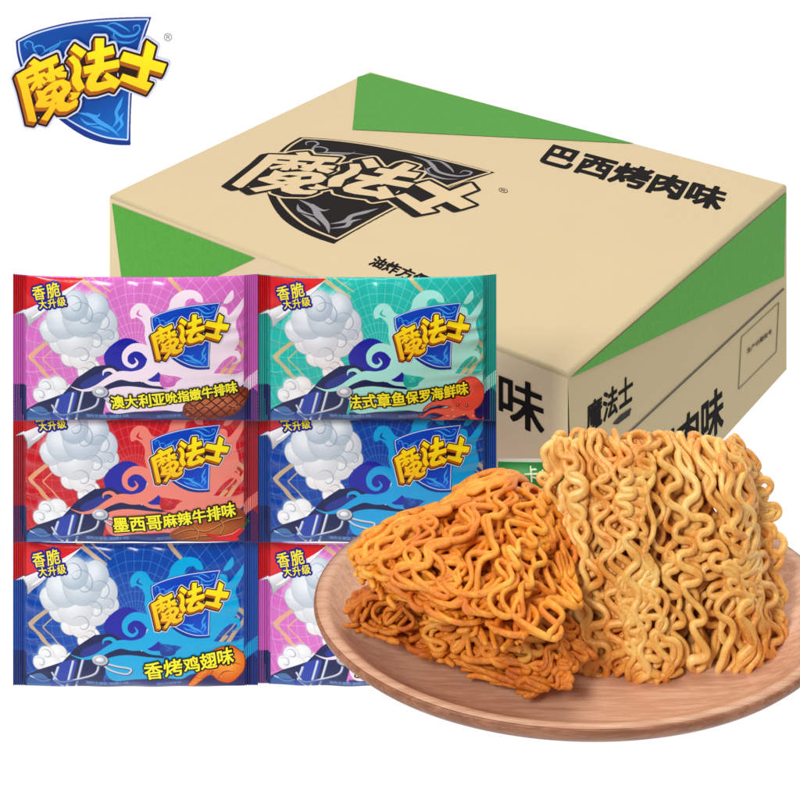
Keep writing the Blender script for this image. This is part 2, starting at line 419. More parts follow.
def line(face, a, b, w, name, mat, off=.0007):
    a, b = np.array(a, float), np.array(b, float); d = nrm(b-a); n = np.array([-d[1], d[0]])*w/2
    return wedge([a+n, b+n, b-n, a-n], face, name, mat, off)
line('side', (573, 484), (783.5, 288.5), 1.5, 'flap_seam', M_DARKLINE)
fr = [(741, 337), (778.3, 302.5), (775.8, 351.5), (738, 389.3)]
vs, fs = [], []
for i in range(4):
    a, b = np.array(fr[i]), np.array(fr[(i+1) % 4]); d = nrm(b-a); n = np.array([-d[1], d[0]])*.32
    vs += [on('side', *q)-O for q in (a+n, b+n, b-n, a-n)]; fs.append(tuple(range(4*i, 4*i+4)))
link('date_frame', py_mesh('date_frame', vs, fs), M_THINLINE, carton)
def affine_to(face, src, dst, off):
    """least-squares affine map from canvas points to points on a carton face"""
    D3 = np.array([on(face, *q, off) for q in dst])-O; S = np.hstack([np.array(src, float), np.ones((len(src), 1))])
    A = np.linalg.lstsq(S, D3, rcond=None)[0]
    return lambda X, Y: np.stack([X, Y, np.ones_like(X)], -1)@A
def box_text(name, txt, face, quad, bold=.045, res=90, squeeze=1., off=.0003, color=(20, 15, 15)):
    n = len(txt); cv = Canvas(-.1, -.1, n+.1, 1.1, res, color)
    sd = text_sd(cv, [(c, i+.5, .5, 1.0, 0, squeeze) for i, c in enumerate(txt)], .2)-bold
    f = affine_to(face, [(0, .0), (n, .0), (n, 1), (0, 1)], quad, off)
    return grid_part(name, cv, sd < 0, f, M_MATTE, carton)
box_text('flavour_text', '巴西烤肉味', 'top', [(551, 143.5), (733, 189.5), (718, 213), (537, 161.5)], .045)
box_text('product_text', '油炸方便面', 'top', [(377, 255.5), (447, 283), (436, 293), (367, 264.5)], .04, 60)
box_text('flavour_text', '巴西烤肉味', 'front', [(318, 297), (546.5, 389), (546.5, 438), (318, 346)], .02)
box_text('flavour_text', '巴西烤肉味', 'side', [(590, 498), (724, 379), (724, 430), (590, 549)], .03)
box_text('date_text', '生产日期批号', 'side', [(746.5, 349), (771.5, 328), (771.5, 333), (746.5, 354)],   .03, 40, 1., .0007, (60, 50, 40))
box_text('brand_text', '魔法士', 'side', [(586, 405), (633, 371), (633, 402), (586, 436)], .03)
quad_panel('brand_swoosh', [on('side', *q) for q in ((612, 424), (620, 415), (631, 407.5), (629, 415), (617, 424))], M_BLACK)
cvE = Canvas(6, 10, 178, 152, 4); EMB = Emblem(cvE)
fE = affine_to('top', [(150.5, 18), (16, 41), (129, 144), (27, 124), (171, 60)], [(493, 171), (300, 139), (332, 244), (224, 185), (485, 206)], .0002)
fE2 = affine_to('top', [(150.5, 18), (16, 41), (129, 144), (27, 124), (171, 60)], [(493, 171), (300, 139), (332, 244), (224, 185), (485, 206)], .0004)
k = EMB.shield(PAL_BLACK); bs = grid_part('shield_emblem', cvE, k, fE, M_MATTE, carton)
k = EMB.letters(PAL_BLACK); k = (EMB.out < 0) | (k & (EMB.sh < -.3)); grid_part('brand_lettering', cvE, k, fE2, M_MATTE, bs)
box_text('registered_mark', '®', 'top', [(498, 186), (511, 189.5), (508, 195.5), (496, 191.5)], .0, 60, 1.)

# ------------------------------------------------------------------ cut-out emblem sign in the back left
YS = 1.80
def sign_map(off): return lambda X, Y: np.stack([(X-CX)*YS/FPX, np.full_like(X, YS-off), HC-(Y-HY)*YS/FPX], -1)-SO
SO = at_y(92, 146, YS)
sign = thing('emblem_sign', SO, 'blue shield emblem with yellow outlined lettering, in front of the white backdrop', 'sign')
k = EMB.shield(PAL_BLUE); s1 = grid_part('shield', cvE, k, sign_map(.0), M_INK, sign)
k = EMB.letters(PAL_BLUE); s2 = grid_part('lettering', cvE, k, sign_map(.006), M_INK, sign)
for o in (s1, s2):
    md = o.modifiers.new('thickness', 'SOLIDIFY'); md.thickness = .004; md.offset = -1
cv = Canvas(162, 28, 178, 44, 8, (90, 90, 95)); sd = text_sd(cv, [('®', 168.5, 36, 11, 0, 1)], 3)-.05
grid_part('registered_mark', cv, sd < 0, sign_map(.004), M_INK, sign)

# ------------------------------------------------------------------ noodle packets
PW, PH = 245., 147.
MPP = .98/FPX                                                  # metres per photo pixel at packet depth
def Z(p): return np.array(p, float)/3.077-np.array([13, 4])
SEAL = 14.
def bulge(x, y, T=.012):
    s = np.clip((x-SEAL*.8)/(PW-SEAL*1.6), 0, 1); t = np.clip(y/PH, 0, 1)
    b = np.sin(PI*s)**.5*np.sin(PI*t)**.55
    # tension creases fanning out from the seals and the top/bottom folds
    e = np.exp(-s*9)+np.exp(-(1-s)*9)
    cr = np.sin(y*.42+1.2*np.sin(y*.13))*e*.0011*np.sin(PI*t)
    cr += np.sin(x*.16+np.sin(x*.05)*2)*np.exp(-t*10)*.0007+np.sin(x*.13+2)*np.exp(-(1-t)*12)*.0009
    cr += .0012*np.sin(x*.035+y*.02)*np.sin(PI*s)*np.sin(PI*t)
    return T*b+cr*np.clip(b*3, 0, 1)
def pack_xyz(lift):
    def f(x, y):
        u = (x-PW/2)/(PW/2); v = y/PH
        yy = y+np.where(v < .5, 3.2, 1.2)*(1-2*v)*(1-u**4)                            # top and bottom edges pulled in between the corners
        ridge = np.where((x < SEAL) | (x > PW-SEAL), .00035*np.sin(x*2*PI/2.1), 0)
        return np.stack([(x-PW/2)*MPP, -bulge(x, y)-lift-ridge, (PH-yy)*MPP], -1)
    return f
RES = 2.6
def art(pal):
    cv = Canvas(SEAL, 0, PW-SEAL, PH, RES, pal['base'])
    return cv
def paint_film(cv, pal):
    base, wave, navy = pal['base'], pal['wave'], (10, 22, 78)
    cv.fill(cv.disc(125, 70, 130, 85), pal['lite'], .55, 70)
    # sun rays and rings
    cx_, cy_ = Z((430, 230)); a = np.arctan2(cv.Y-cy_, cv.X-cx_); r = np.hypot(cv.X-cx_, cv.Y-cy_)
    ln = np.abs((a/(2*PI)*44) % 1-.5)*2; cv.fill(np.where(ln*r*.07 < .32, -1, 1.), pal['ray'], .5)
    cv.fill(np.where(np.abs((r/9.) % 1-.5) < .045, -1, 1.), pal['ray'], .4)
    gold = (228, 184, 128)
    for pts, w in (([(195, 160), (98, 255), (195, 350)], 4.2), ([(215, 180), (140, 255), (215, 330)], 1.3), ([(680, 140), (760, 240), (680, 335)], 4.2), ([(660, 150), (738, 240), (660, 320)], 1.3),
                   ([(240, 10), (330, 60)], 3.6), ([(620, 340), (700, 290)], 3.), ([(520, 10), (560, 45)], 3.4), ([(270, 5), (345, 45)], 1.2)):
        cv.fill(cv.stroke(Z(pts), w, 4, 0), gold, .85)
    # silver cloud drifting up from the clasp
    lobes = [(262, 118, 62), (205, 132, 56), (320, 138, 50), (165, 165, 36), (235, 88, 44), (300, 92, 42), (345, 175, 30), (240, 185, 58), (300, 195, 46), (195, 200, 36), (262, 240, 42), (225, 245, 28), (290, 275, 28), (305, 310, 20), (272, 290, 24)]
    low = [(150, 345, 26), (185, 335, 28), (130, 375, 24), (165, 378, 30), (205, 360, 20), (225, 345, 12)]
    for grp, top in ((low, False), (lobes, True)):
        u = cv.blank()
        for x, y, r_ in grp: c = Z((x, y)); u = np.minimum(u, cv.disc(c[0], c[1], r_/3.077))
        cv.fill(u-.5, (124, 140, 162), .75); cv.fill(u, (208, 216, 226))
        for x, y, r_ in sorted(grp, key=lambda q: -q[1] if top else q[1]):
            c = Z((x, y)); t = min(1, max(0, (y-90)/190.)) if top else .8; col = np.array((178, 194, 208))*(1-t)+np.array((248, 236, 232))*t
            d = cv.disc(c[0], c[1], r_/3.077); cv.fill(d-.25, col*.80, .55); cv.fill(d+.3, col); cv.fill(cv.disc(c[0]-r_*.07, c[1]-r_*.10, r_/3.077*.72), (246, 249, 252), .75, r_/3.077*.8)
        for x, y, r_ in grp[::2]:
            c = Z((x, y)); k = r_/3.077; a = np.linspace(-2.6, 2.8, 9); rr = np.linspace(.78, .16, 9)*k
            cv.fill(cv.stroke(np.column_stack([c[0]+rr*np.cos(a), c[1]+rr*np.sin(a)]), (.2, .9, 1.1, .9, .2), 3, 4), (138, 154, 176), .75)
    # royal blue swoosh and navy ground
    cv.fill(cv.poly(Z([(330, 250), (350, 205), (395, 180), (440, 195), (472, 240), (505, 300), (500, 345), (380, 330)]), 8, 5), (26, 28, 160))
    cv.fill(cv.poly(Z([(245, 310), (300, 270), (350, 262), (430, 300), (505, 320), (520, 360), (340, 345), (320, 440), (820, 420), (820, 500), (40, 500), (60, 445), (120, 400), (200, 365)]), 8), navy)
    cv.fill(cv.poly(Z([(820, 300), (760, 325), (700, 380), (560, 415), (330, 425), (330, 500), (820, 500)]), 8), pal['deep'])
    cv.fill(cv.poly(Z([(180, 385), (215, 360), (245, 358), (230, 420), (215, 462), (160, 462)]), 6, 4), (36, 62, 168))
    cv.fill(cv.poly(Z([(255, 330), (320, 290), (350, 300), (290, 345)]), 6, 4), (34, 48, 140))
    for p in ([(468, 235), (445, 312)], [(232, 362), (208, 458)], [(262, 356), (236, 458)], [(185, 385), (170, 430), (195, 455)]):
        cv.fill(cv.stroke(Z(p), 2.3, 4, 0), (214, 220, 234)); cv.fill(cv.stroke(Z(p)+[1.2, 0], .8, 4, 0), (120, 130, 165))
    cv.fill(cv.poly(Z([(90, 430), (130, 412), (158, 440), (150, 470), (80, 470)]), 6, 4), (70, 110, 165)); cv.fill(cv.stroke(Z([(95, 425), (130, 440), (158, 432)]), 1.2), (190, 215, 235))
    # pale wave with curls
    cv.fill(cv.stroke(Z([(225, 338), (262, 350), (305, 338), (345, 312), (380, 296), (420, 298), (460, 286), (490, 250), (500, 205)]), (.4, 2.5, 5, 7, 9, 11, 13, 16, 20), 6), wave)
    cv.fill(cv.stroke(Z([(480, 240), (452, 212), (420, 208), (396, 228), (396, 254), (416, 266), (432, 254), (424, 240)]), (10, 9, 8, 6.5, 5, 3.6, 2.4, .6), 6), wave)
    cv.fill(cv.stroke(Z([(375, 300), (352, 280), (330, 284), (326, 298)]), (5, 4, 2.6, .5), 6), wave)
    cv.fill(cv.stroke(Z([(440, 300), (470, 318), (505, 322), (540, 330)]), (5, 4, 5, 9), 6), wave)
    cv.fill(cv.poly(Z([(470, 220), (455, 180), (452, 140), (430, 118), (412, 122), (408, 98), (428, 78), (455, 82), (480, 108), (520, 96), (532, 66), (560, 46), (596, 44), (622, 58), (628, 78), (610, 76), (598, 66), (578, 72), (584, 92), (690, 96), (706, 122), (742, 88), (762, 62), (748, 110), (728, 150), (738, 205), (716, 245), (690, 262), (668, 290), (640, 312), (590, 316), (560, 300), (520, 292), (495, 280)]), 8, 5), wave)
    cv.fill(cv.poly(Z([(690, 82), (716, 50), (720, 74), (702, 88)]), 6, 4), wave)
    for p, w in (([(650, 300), (690, 250), (728, 244), (738, 268), (716, 276)], (2, 5, 4.5, 3, .6)), ([(446, 116), (430, 108), (436, 96)], (.4, 2, .4))): cv.fill(cv.stroke(Z(p), w), wave if w[0] == 2 else base)
    cv.fill(cv.poly(Z([(332, 372), (342, 344), (400, 330), (480, 336), (530, 338), (560, 310), (615, 290), (680, 300), (740, 306), (820, 270), (820, 312), (750, 345), (720, 375), (600, 402), (560, 424), (500, 414), (430, 420), (365, 430), (338, 410)]), 8, 5), wave)
    cv.fill(cv.stroke(Z([(505, 300), (512, 322), (540, 322), (545, 300)]), (3, 6, 5, .5)), base)
    cv.fill(cv.stroke(Z([(600, 420), (660, 400), (720, 380)]), (.5, 3, .5)), wave)
    # clasp and cords
    for p in ([(318, 358), (345, 385), (395, 400), (410, 380), (370, 372), (330, 362)], [(312, 362), (300, 400), (250, 425), (190, 438), (165, 405)]):
        cv.fill(cv.stroke(Z(p)+[.6, .8], 2.6), (70, 80, 120)); cv.fill(cv.stroke(Z(p), 1.9), (205, 210, 222))
    c = Z((316, 352)); cv.fill(cv.disc(c[0]+.6, c[1]+.8, 8.6, 6.6), (60, 66, 96)); cv.fill(cv.disc(*c, 8, 6), (186, 190, 198)); cv.fill(cv.disc(c[0]-1.5, c[1]-1.2, 4.5, 2.8), (240, 242, 246), 1, 2); cv.fill(np.abs(cv.disc(*c, 5, 3.4))-.25, (120, 125, 140))
    # bottom strip with fine print
    cv.fill(cv.poly([(0, PH-11), (178, PH-11), (178, PH-4), (0, PH-4)], 2), (26, 70, 150), .55)
    if pal.get('fine', True):
        cv.fill(text_sd(cv, run('油炸方便面', (76, 139), (94, 139), 4.4)+run('净含量24克', (99, 139), (115, 139), 4.4), 2)-.1, (120, 175, 225), .85)
        cv.fill(text_sd(cv, run('图片仅供参考', (147, 139), (167, 139), 4.2), 2)-.08, (120, 150, 205), .8)
    # printed edge falloff of the film near the folds
def food_steak(cv):
    sd = cv.poly(Z([(566, 412), (585, 385), (640, 368), (700, 356), (745, 352), (766, 372), (758, 402), (722, 440), (660, 455), (612, 458), (575, 446)]), 6, 5)
    cv.rgb[:] = np.array((130, 48, 24))/255.; cv.fill(cv.disc(*Z((660, 395)), 26, 10), (196, 104, 62), 1, 12)
    for k in range(-4, 7):
        for d in ((1, 1.1), (1, -.8)):
            x = 600+k*34; cv.fill(cv.stroke(Z([(x-70*d[0], 405-70*d[1]), (x+70*d[0], 405+70*d[1])]), 1.5, 2, 0), (84, 28, 14))
    for k in range(26):
        x, y = Z((RNG.uniform(575, 755), RNG.uniform(365, 450))); cv.fill(cv.disc(x, y, RNG.uniform(.5, 1.6), .6), (232, 160, 116), .75, .8)
    cv.fill(np.abs(sd+1)-.8, (112, 44, 22), .8, 1); return sd < 0
def food_octopus(cv):
    sd = cv.disc(*Z((702, 372)), 17.5, 19); st = [([(690, 400), (640, 392), (600, 392), (575, 405), (562, 420)], (16, 9, 6, 4, 1.5)), ([(690, 415), (640, 425), (600, 420), (575, 430), (560, 445), (545, 436)], (16, 10, 6, 4, 3, 1)),
        ([(690, 420), (660, 440), (645, 455), (672, 466), (690, 458)], (16, 9, 6, 4, 1.5)), ([(705, 415), (712, 440), (725, 458), (748, 462), (752, 450)], (15, 9, 6, 4, 1.2)), ([(690, 410), (625, 452), (600, 458), (588, 450)], (12, 8, 4, 1))]
    s2 = cv.blank()
    for p, w in st: s2 = np.minimum(s2, cv.stroke(Z(p), w))
    cv.rgb[:] = np.array((216, 70, 54))/255.; cv.fill(s2+1.2, (232, 100, 78)); cv.fill(sd+.6, (228, 78, 58)); cv.fill(cv.disc(*Z((690, 352)), 8, 7), (246, 130, 104), .8, 8)
    for p in ((655, 420), (625, 408), (600, 432), (660, 445), (720, 445), (690, 440), (640, 440)): x, y = Z(p); cv.fill(cv.disc(x, y, 1.2, .9), (248, 170, 150))
    for p in ((672, 404), (700, 408)): x, y = Z(p); cv.fill(cv.disc(x, y, 1.7), (120, 28, 28)); cv.fill(cv.disc(x-.3, y-.3, .6), (250, 220, 210))
    s = np.minimum(sd, s2); cv.fill(np.abs(s+.3)-.35, (150, 36, 34)); return s < 0
def food_meat(cv):
    sd = cv.poly(Z([(525, 430), (545, 405), (600, 385), (660, 360), (715, 345), (750, 362), (755, 402), (720, 440), (640, 458), (560, 458)]), 6, 5)
    cv.rgb[:] = np.array((140, 62, 20))/255.; cv.fill(cv.disc(*Z((640, 415)), 26, 9), (190, 98, 36), 1, 12)
    for p in ([(540, 425), (590, 405), (640, 415), (700, 385), (745, 380)], [(560, 448), (620, 432), (690, 438)], [(600, 392), (615, 420), (608, 445)], [(670, 362), (690, 400), (680, 430)]):
        cv.fill(cv.stroke(Z(p)+[0, .8], 1.6), (92, 32, 10)); cv.fill(cv.stroke(Z(p), .9), (236, 168, 92), .8)
    ch = np.minimum(cv.stroke(Z([(640, 428), (680, 445), (720, 438), (748, 415)]), (1, 5.5, 6.5, 4.5)), cv.stroke(Z([(630, 452), (690, 458), (730, 450)]), (1, 5, 4)))
    cv.fill(ch-.4, (130, 8, 14)); cv.fill(ch, (214, 28, 34)); cv.fill(cv.stroke(Z([(670, 440), (715, 432), (740, 415)]), (.3, 1.2, .4)), (250, 140, 130))
    stem = np.minimum(cv.stroke(Z([(748, 415), (762, 400), (782, 398)]), (3, 1.6, 1)), cv.stroke(Z([(750, 412), (768, 385)]), (1.4, .6), sm=0)); cv.fill(stem, (50, 110, 40))
    return np.minimum(np.minimum(sd, ch), stem) < 0
def food_wing(cv):
    sd = cv.poly(Z([(578, 452), (600, 415), (632, 372), (655, 330), (690, 318), (725, 325), (752, 355), (756, 395), (738, 425), (706, 448), (672, 436), (650, 412), (618, 436), (598, 456)]), 6, 4)
    cv.rgb[:] = np.array((218, 92, 14))/255.; cv.fill(cv.disc(*Z((700, 375)), 15, 14), (246, 150, 44), 1, 14); cv.fill(cv.stroke(Z([(590, 448), (640, 385), (670, 340)]), 5), (244, 142, 40), .8, 4)
    for p in ([(650, 412), (668, 385), (700, 372), (740, 385)], [(655, 330), (668, 352), (668, 385)], [(672, 430), (690, 405), (720, 405)], [(690, 345), (712, 358), (720, 385)], [(600, 415), (625, 425)]): cv.fill(cv.stroke(Z(p), (.5, 1.4, .5)), (150, 52, 6))
    for k in range(22):
        x, y = Z((RNG.uniform(600, 745), RNG.uniform(335, 440))); cv.fill(cv.disc(x, y, RNG.uniform(.4, 1.1), .6), (255, 196, 110), .7, .8)
    cv.fill(np.abs(sd+.4)-.5, (150, 50, 8)); return sd < 0
def text_rows(flavour, n_big, y0=388, y1=348, x0=348, x1=733):
    w = np.array([1.0 if i < n_big else .86 for i in range(len(flavour))]); c = (np.cumsum(w)-w/2)/w.sum(); unit = (x1-x0)/3.077/w.sum()
    return [(ch, *Z((x0+(x1-x0)*k, y0+(y1-y0)*k)), unit*ww*1.16, -5.5, .86) for ch, k, ww in zip(flavour, c, w)]
def make_packet(pal, text, n_big, food, label, group, tx=None):
    root = thing('noodle_packet', (0, 0, 0), label, 'noodle packet', group)
    cv = art(pal); paint_film(cv, pal); lift = 0
    film = grid_part('film', cv, None, pack_xyz(0), M_FILM, root)
    # back of the pouch
    gx = np.linspace(0, PW, 36); gy = np.linspace(0, PH, 20); X, Y = np.meshgrid(gx, gy); P = pack_xyz(0)(X.ravel(), Y.ravel()); P[:, 1] = .0002+bulge(X.ravel(), Y.ravel(), .006)
    I = np.arange(720).reshape(20, 36); F = np.stack([I[:-1, :-1].ravel(), I[:-1, 1:].ravel(), I[1:, 1:].ravel(), I[1:, :-1].ravel()], 1)
    link('back_film', np_mesh('back_film', P, F, True, np.tile(np.array(pal['seal'])/255., (720, 1))), M_FILM, root)
    # crimped seals with serrated outer edge
    for x0, x1, left in ((0, SEAL, True), (PW-SEAL, PW, False)):
        sc = Canvas(x0, 0, x1, PH, 4, pal['seal'])
        if left: sc.fill(np.maximum(sc.Y-1e3, -1e3)*0+(sc.Y*-1+110), (16, 30, 92), 1)
        else: sc.fill(118-sc.Y+(sc.X-PW)*.9, pal['deep'], 1); sc.fill(np.abs(sc.Y-102-(PW-sc.X)*.8)-7, pal['wave'], .9)
        sc.fill(np.where(np.sin(sc.X*2*PI/2.1) < -.35, -1, 1.), (0, 0, 0), .16); sc.fill(np.where(np.sin(sc.X*2*PI/2.1) > .75, -1, 1.), (255, 255, 255), .14)  # crimp shading painted in: dark troughs, pale glints on the crests
        edge = (sc.X-x0) if left else (x1-sc.X); m = edge > .9*np.abs((sc.Y/3.4) % 1-.5)*2-.05
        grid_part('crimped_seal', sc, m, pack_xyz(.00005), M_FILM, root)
    # peeled red corner with its silver underside and the badge lettering
    cc = Canvas(0, 0, 78, 66, 5, (206, 10, 24))
    red = cc.poly([(0.4, .4), (71, .4), (0.4, 40)], 4); fold = cc.poly(np.array([(71, 1), (60, 10), (42, 24), (24, 42), (16, 50), (14, 43), (10, 39), (2, 40), (26, 26), (50, 12)]), 4)
    cc.fill(cc.poly([(14, 0), (71, 0), (14, 33)], 3), (226, 38, 40), .8); cc.fill(np.where((cc.X < SEAL) & (np.sin(cc.X*2*PI/2.1) < -.35), -1, 1.), (120, 0, 10), .5)  # crimp troughs on the red corner painted darker as shade
    cc.fill(fold, cc.grad((238, 238, 240), (160, 160, 166), (30, 25), (38, 38))); cc.fill(cc.stroke([(3, 40), (12, 40), (16, 49)], (.5, 3, 1), 4), (120, 120, 126), .8)
    cc.fill(cc.stroke([(20, 40), (40, 24), (64, 6)], (1, 3, .6), 4), (252, 252, 252), .9)
    pc = grid_part('peel_corner', cc, np.minimum(red, fold) < 0, pack_xyz(.00022), M_FILM, root)
    bt = run('香脆', (27, 14.5), (41.5, 10.7), 14)+run('大升级', (31.5, 24.8), (50.5, 20.6), 9.2)
    bd = text_sd(cc, bt, 5); cc.rgb[:] = np.array((36, 34, 140))/255.; cc.fill(bd-.22, (255, 236, 30)); grid_part('badge_lettering', cc, bd-2.0 < 0, pack_xyz(.00042), M_INK, pc)
    # emblem: canvas coordinates are emblem pixels
    def emb_map(l):
        g = pack_xyz(l); sx = .513; ox, oy = Z((464, 80))
        return lambda X, Y: g(ox+(X-12)*sx, oy+(Y-17)*sx)
    k = EMBS.shield(PAL_PACK); sh = grid_part('shield', cvS, k, emb_map(.00022), M_INK, root)
    k = EMBS.letters(PAL_PACK); grid_part('lettering', cvS, k, emb_map(.0004), M_INK, sh)
    x0, y0 = Z((505, 300)); fc = Canvas(x0, y0, PW-8, PH-2, 4); k = food(fc)
    grid_part('food_picture', fc, k, pack_xyz(.00025), M_INK, root)
    if text:
        x0, y0 = Z((335, 300)); tc = Canvas(x0, y0, PW-8, PH-8, 4.5, (28, 22, 8))
        sd = text_sd(tc, text_rows(text, n_big, **(tx or {})), 5)
        tc.fill(sd-.42, (255, 244, 40)); grid_part('flavour_text', tc, sd-1.95 < 0, pack_xyz(.00045), M_INK, root)
    return root
cvS = Canvas(6, 10, 178, 152, 2.2); EMBS = Emblem(cvS)
PINK = dict(base=(208, 94, 186), lite=(226, 132, 206), ray=(244, 190, 232), wave=(246, 226, 240), seal=(196, 84, 178), deep=(20, 18, 92))
TEAL = dict(base=(20, 172, 160), lite=(44, 198, 184), ray=(150, 228, 216), wave=(166, 234, 222), seal=(18, 158, 148), deep=(16, 16, 96))
RED = dict(base=(188, 16, 32), lite=(212, 34, 46), ray=(240, 110, 104), wave=(240, 132, 116), seal=(160, 18, 34), deep=(20, 18, 92))
BLUE = dict(base=(8, 56, 148), lite=(14, 84, 184), ray=(80, 150, 222), wave=(0, 168, 222), seal=(14, 66, 158), deep=(14, 14, 92))
BLUE2 = dict(base=(6, 50, 140), lite=(12, 78, 176), ray=(70, 140, 216), wave=(10, 158, 220), seal=(10, 62, 150), deep=(14, 14, 92))
G = 'flavoured noodle packets standing in two columns'
specs = [(0, 0, PINK, '澳大利亚吮指嫩牛排味', 4, food_steak, 'pink packet with a grilled steak, top of the left column', None),
         (0, 1, TEAL, '法式章鱼保罗海鲜味', 4, food_octopus, 'teal packet with a red octopus, top of the right column', dict(x0=325, x1=705)),
         (1, 0, RED, '墨西哥麻辣牛排味', 3, food_meat, 'red packet with brown meat and red chillies, middle of the left column', dict(x0=354, x1=728)),
         (1, 1, BLUE2, '巴西烤肉味', 5, food_steak, 'blue packet partly behind the noodles, under the teal packet', dict(x0=470, x1=700)),
         (2, 0, BLUE, '香烤鸡翅味', 2, food_wing, 'blue packet with an orange chicken wing, bottom of the left column', dict(x0=450, x1=722))]
ROWTOP = [274.0, 395.5, 540.0]; COLX = [13., 257.0]; ROWD = [.954, .967, .980]
made = []
def place(o, r, c):
    Y = ROWD[r]; x = COLX[c]+PW/2*(1 if c == 0 else .978); p = at_y(x, ROWTOP[r]+PH, Y+(.0 if c == 0 else .0015)); o.location = p
    o.scale = (Y/.98*(1 if c == 0 else .978), Y/.98, Y/.98)
for r, c, pal, txt, nb, food, lab, tx in specs:
    o = make_packet(pal, txt, nb, food, lab, G, tx); place(o, r, c); made.append(o)
def copy_tree(o, parent=None):
    c = o.copy(); COL.objects.link(c)
    if parent is not None: c.parent = parent
    for ch in list(o.children): copy_tree(ch, c)
    return c
p6 = copy_tree(made[0]); p6['label'] = 'pink packet half hidden behind the left rim of the wooden plate'; place(p6, 2, 1)

# small green packet glimpsed between the noodle cakes and the carton
gpk = thing('noodle_packet', at_y(545, 640, .955), 'green packet with white lettering, only its top edge showing behind the noodles', 'noodle packet')
gc = Canvas(498, 458.5, 600, 520, 4, (38, 128, 62))
gc.fill(gc.Y-461.3, (196, 204, 190)); gc.fill(gc.disc(520, 470, 16, 5), (120, 190, 130), .7, 6)
GO = at_y(545, 640, .955)
def gmap(off): return lambda X, Y: np.stack([(X-CX)*.955/FPX, .955-off-.004*np.sin(PI*np.clip((X-498)/102, 0, 1))**.5*np.clip((Y-458.5)/12, 0, 1), HC-(Y-HY)*.955/FPX], -1)-GO
gf = grid_part('film', gc, None, gmap(0), M_FILM, gpk)
gt = text_sd(gc, run('卡迷', (531, 471), (548, 473), 15, 15, -4), 4)-.35; gc.rgb[:] = np.array((222, 246, 206))/255.; grid_part('lettering', gc, gt < 0, gmap(.0003), M_INK, gpk)
gc.rgb[:] = np.array((30, 104, 52))/255.

# ------------------------------------------------------------------ noodle cakes
def smooth_noise(seed, n=5, k=1.):
    r = np.random.default_rng(seed); A = r.normal(size=(n, 3))*k; ph = r.uniform(0, 2*PI, n)
    return lambda p: np.sin(p@A.T+ph).sum(-1)/math.sqrt(n)
def tube(path, rad, sides=8):
    n = len(path); T = np.gradient(path, axis=0); T /= np.linalg.norm(T, axis=1)[:, None]+1e-12
    up = np.array([.3, .2, .9]); a = np.cross(T[0], up); a /= np.linalg.norm(a); A = np.empty_like(path)
    for i in range(n):
        a = a-T[i]*(a@T[i]); a /= math.sqrt(a@a)+1e-12; A[i] = a
    Bv = np.cross(T, A); ang = np.arange(sides)/sides*2*PI
    R = rad[:, None, None]
    V = path[:, None, :]+R*(np.cos(ang)[None, :, None]*A[:, None, :]+np.sin(ang)[None, :, None]*Bv[:, None, :]*.88)
    I = np.arange(n*sides).reshape(n, sides); J = np.roll(I, -1, 1)
    F = np.stack([I[:-1], J[:-1], J[1:], I[1:]], -1).reshape(-1, 4)
    V = V.reshape(-1, 3); V = np.vstack([V, path[0]-T[0]*rad[0]*.4, path[-1]+T[-1]*rad[-1]*.4])
    cap0 = np.stack([np.full(sides//2, len(V)-2), I[0][1::2][:sides//2], I[0][0::2], np.roll(I[0], 1)[0::2]], -1)
    cap1 = np.stack([np.full(sides//2, len(V)-1), np.roll(I[-1], 1)[0::2], I[-1][0::2], I[-1][1::2][:sides//2]], -1)
    return V, np.vstack([F, cap0, cap1])
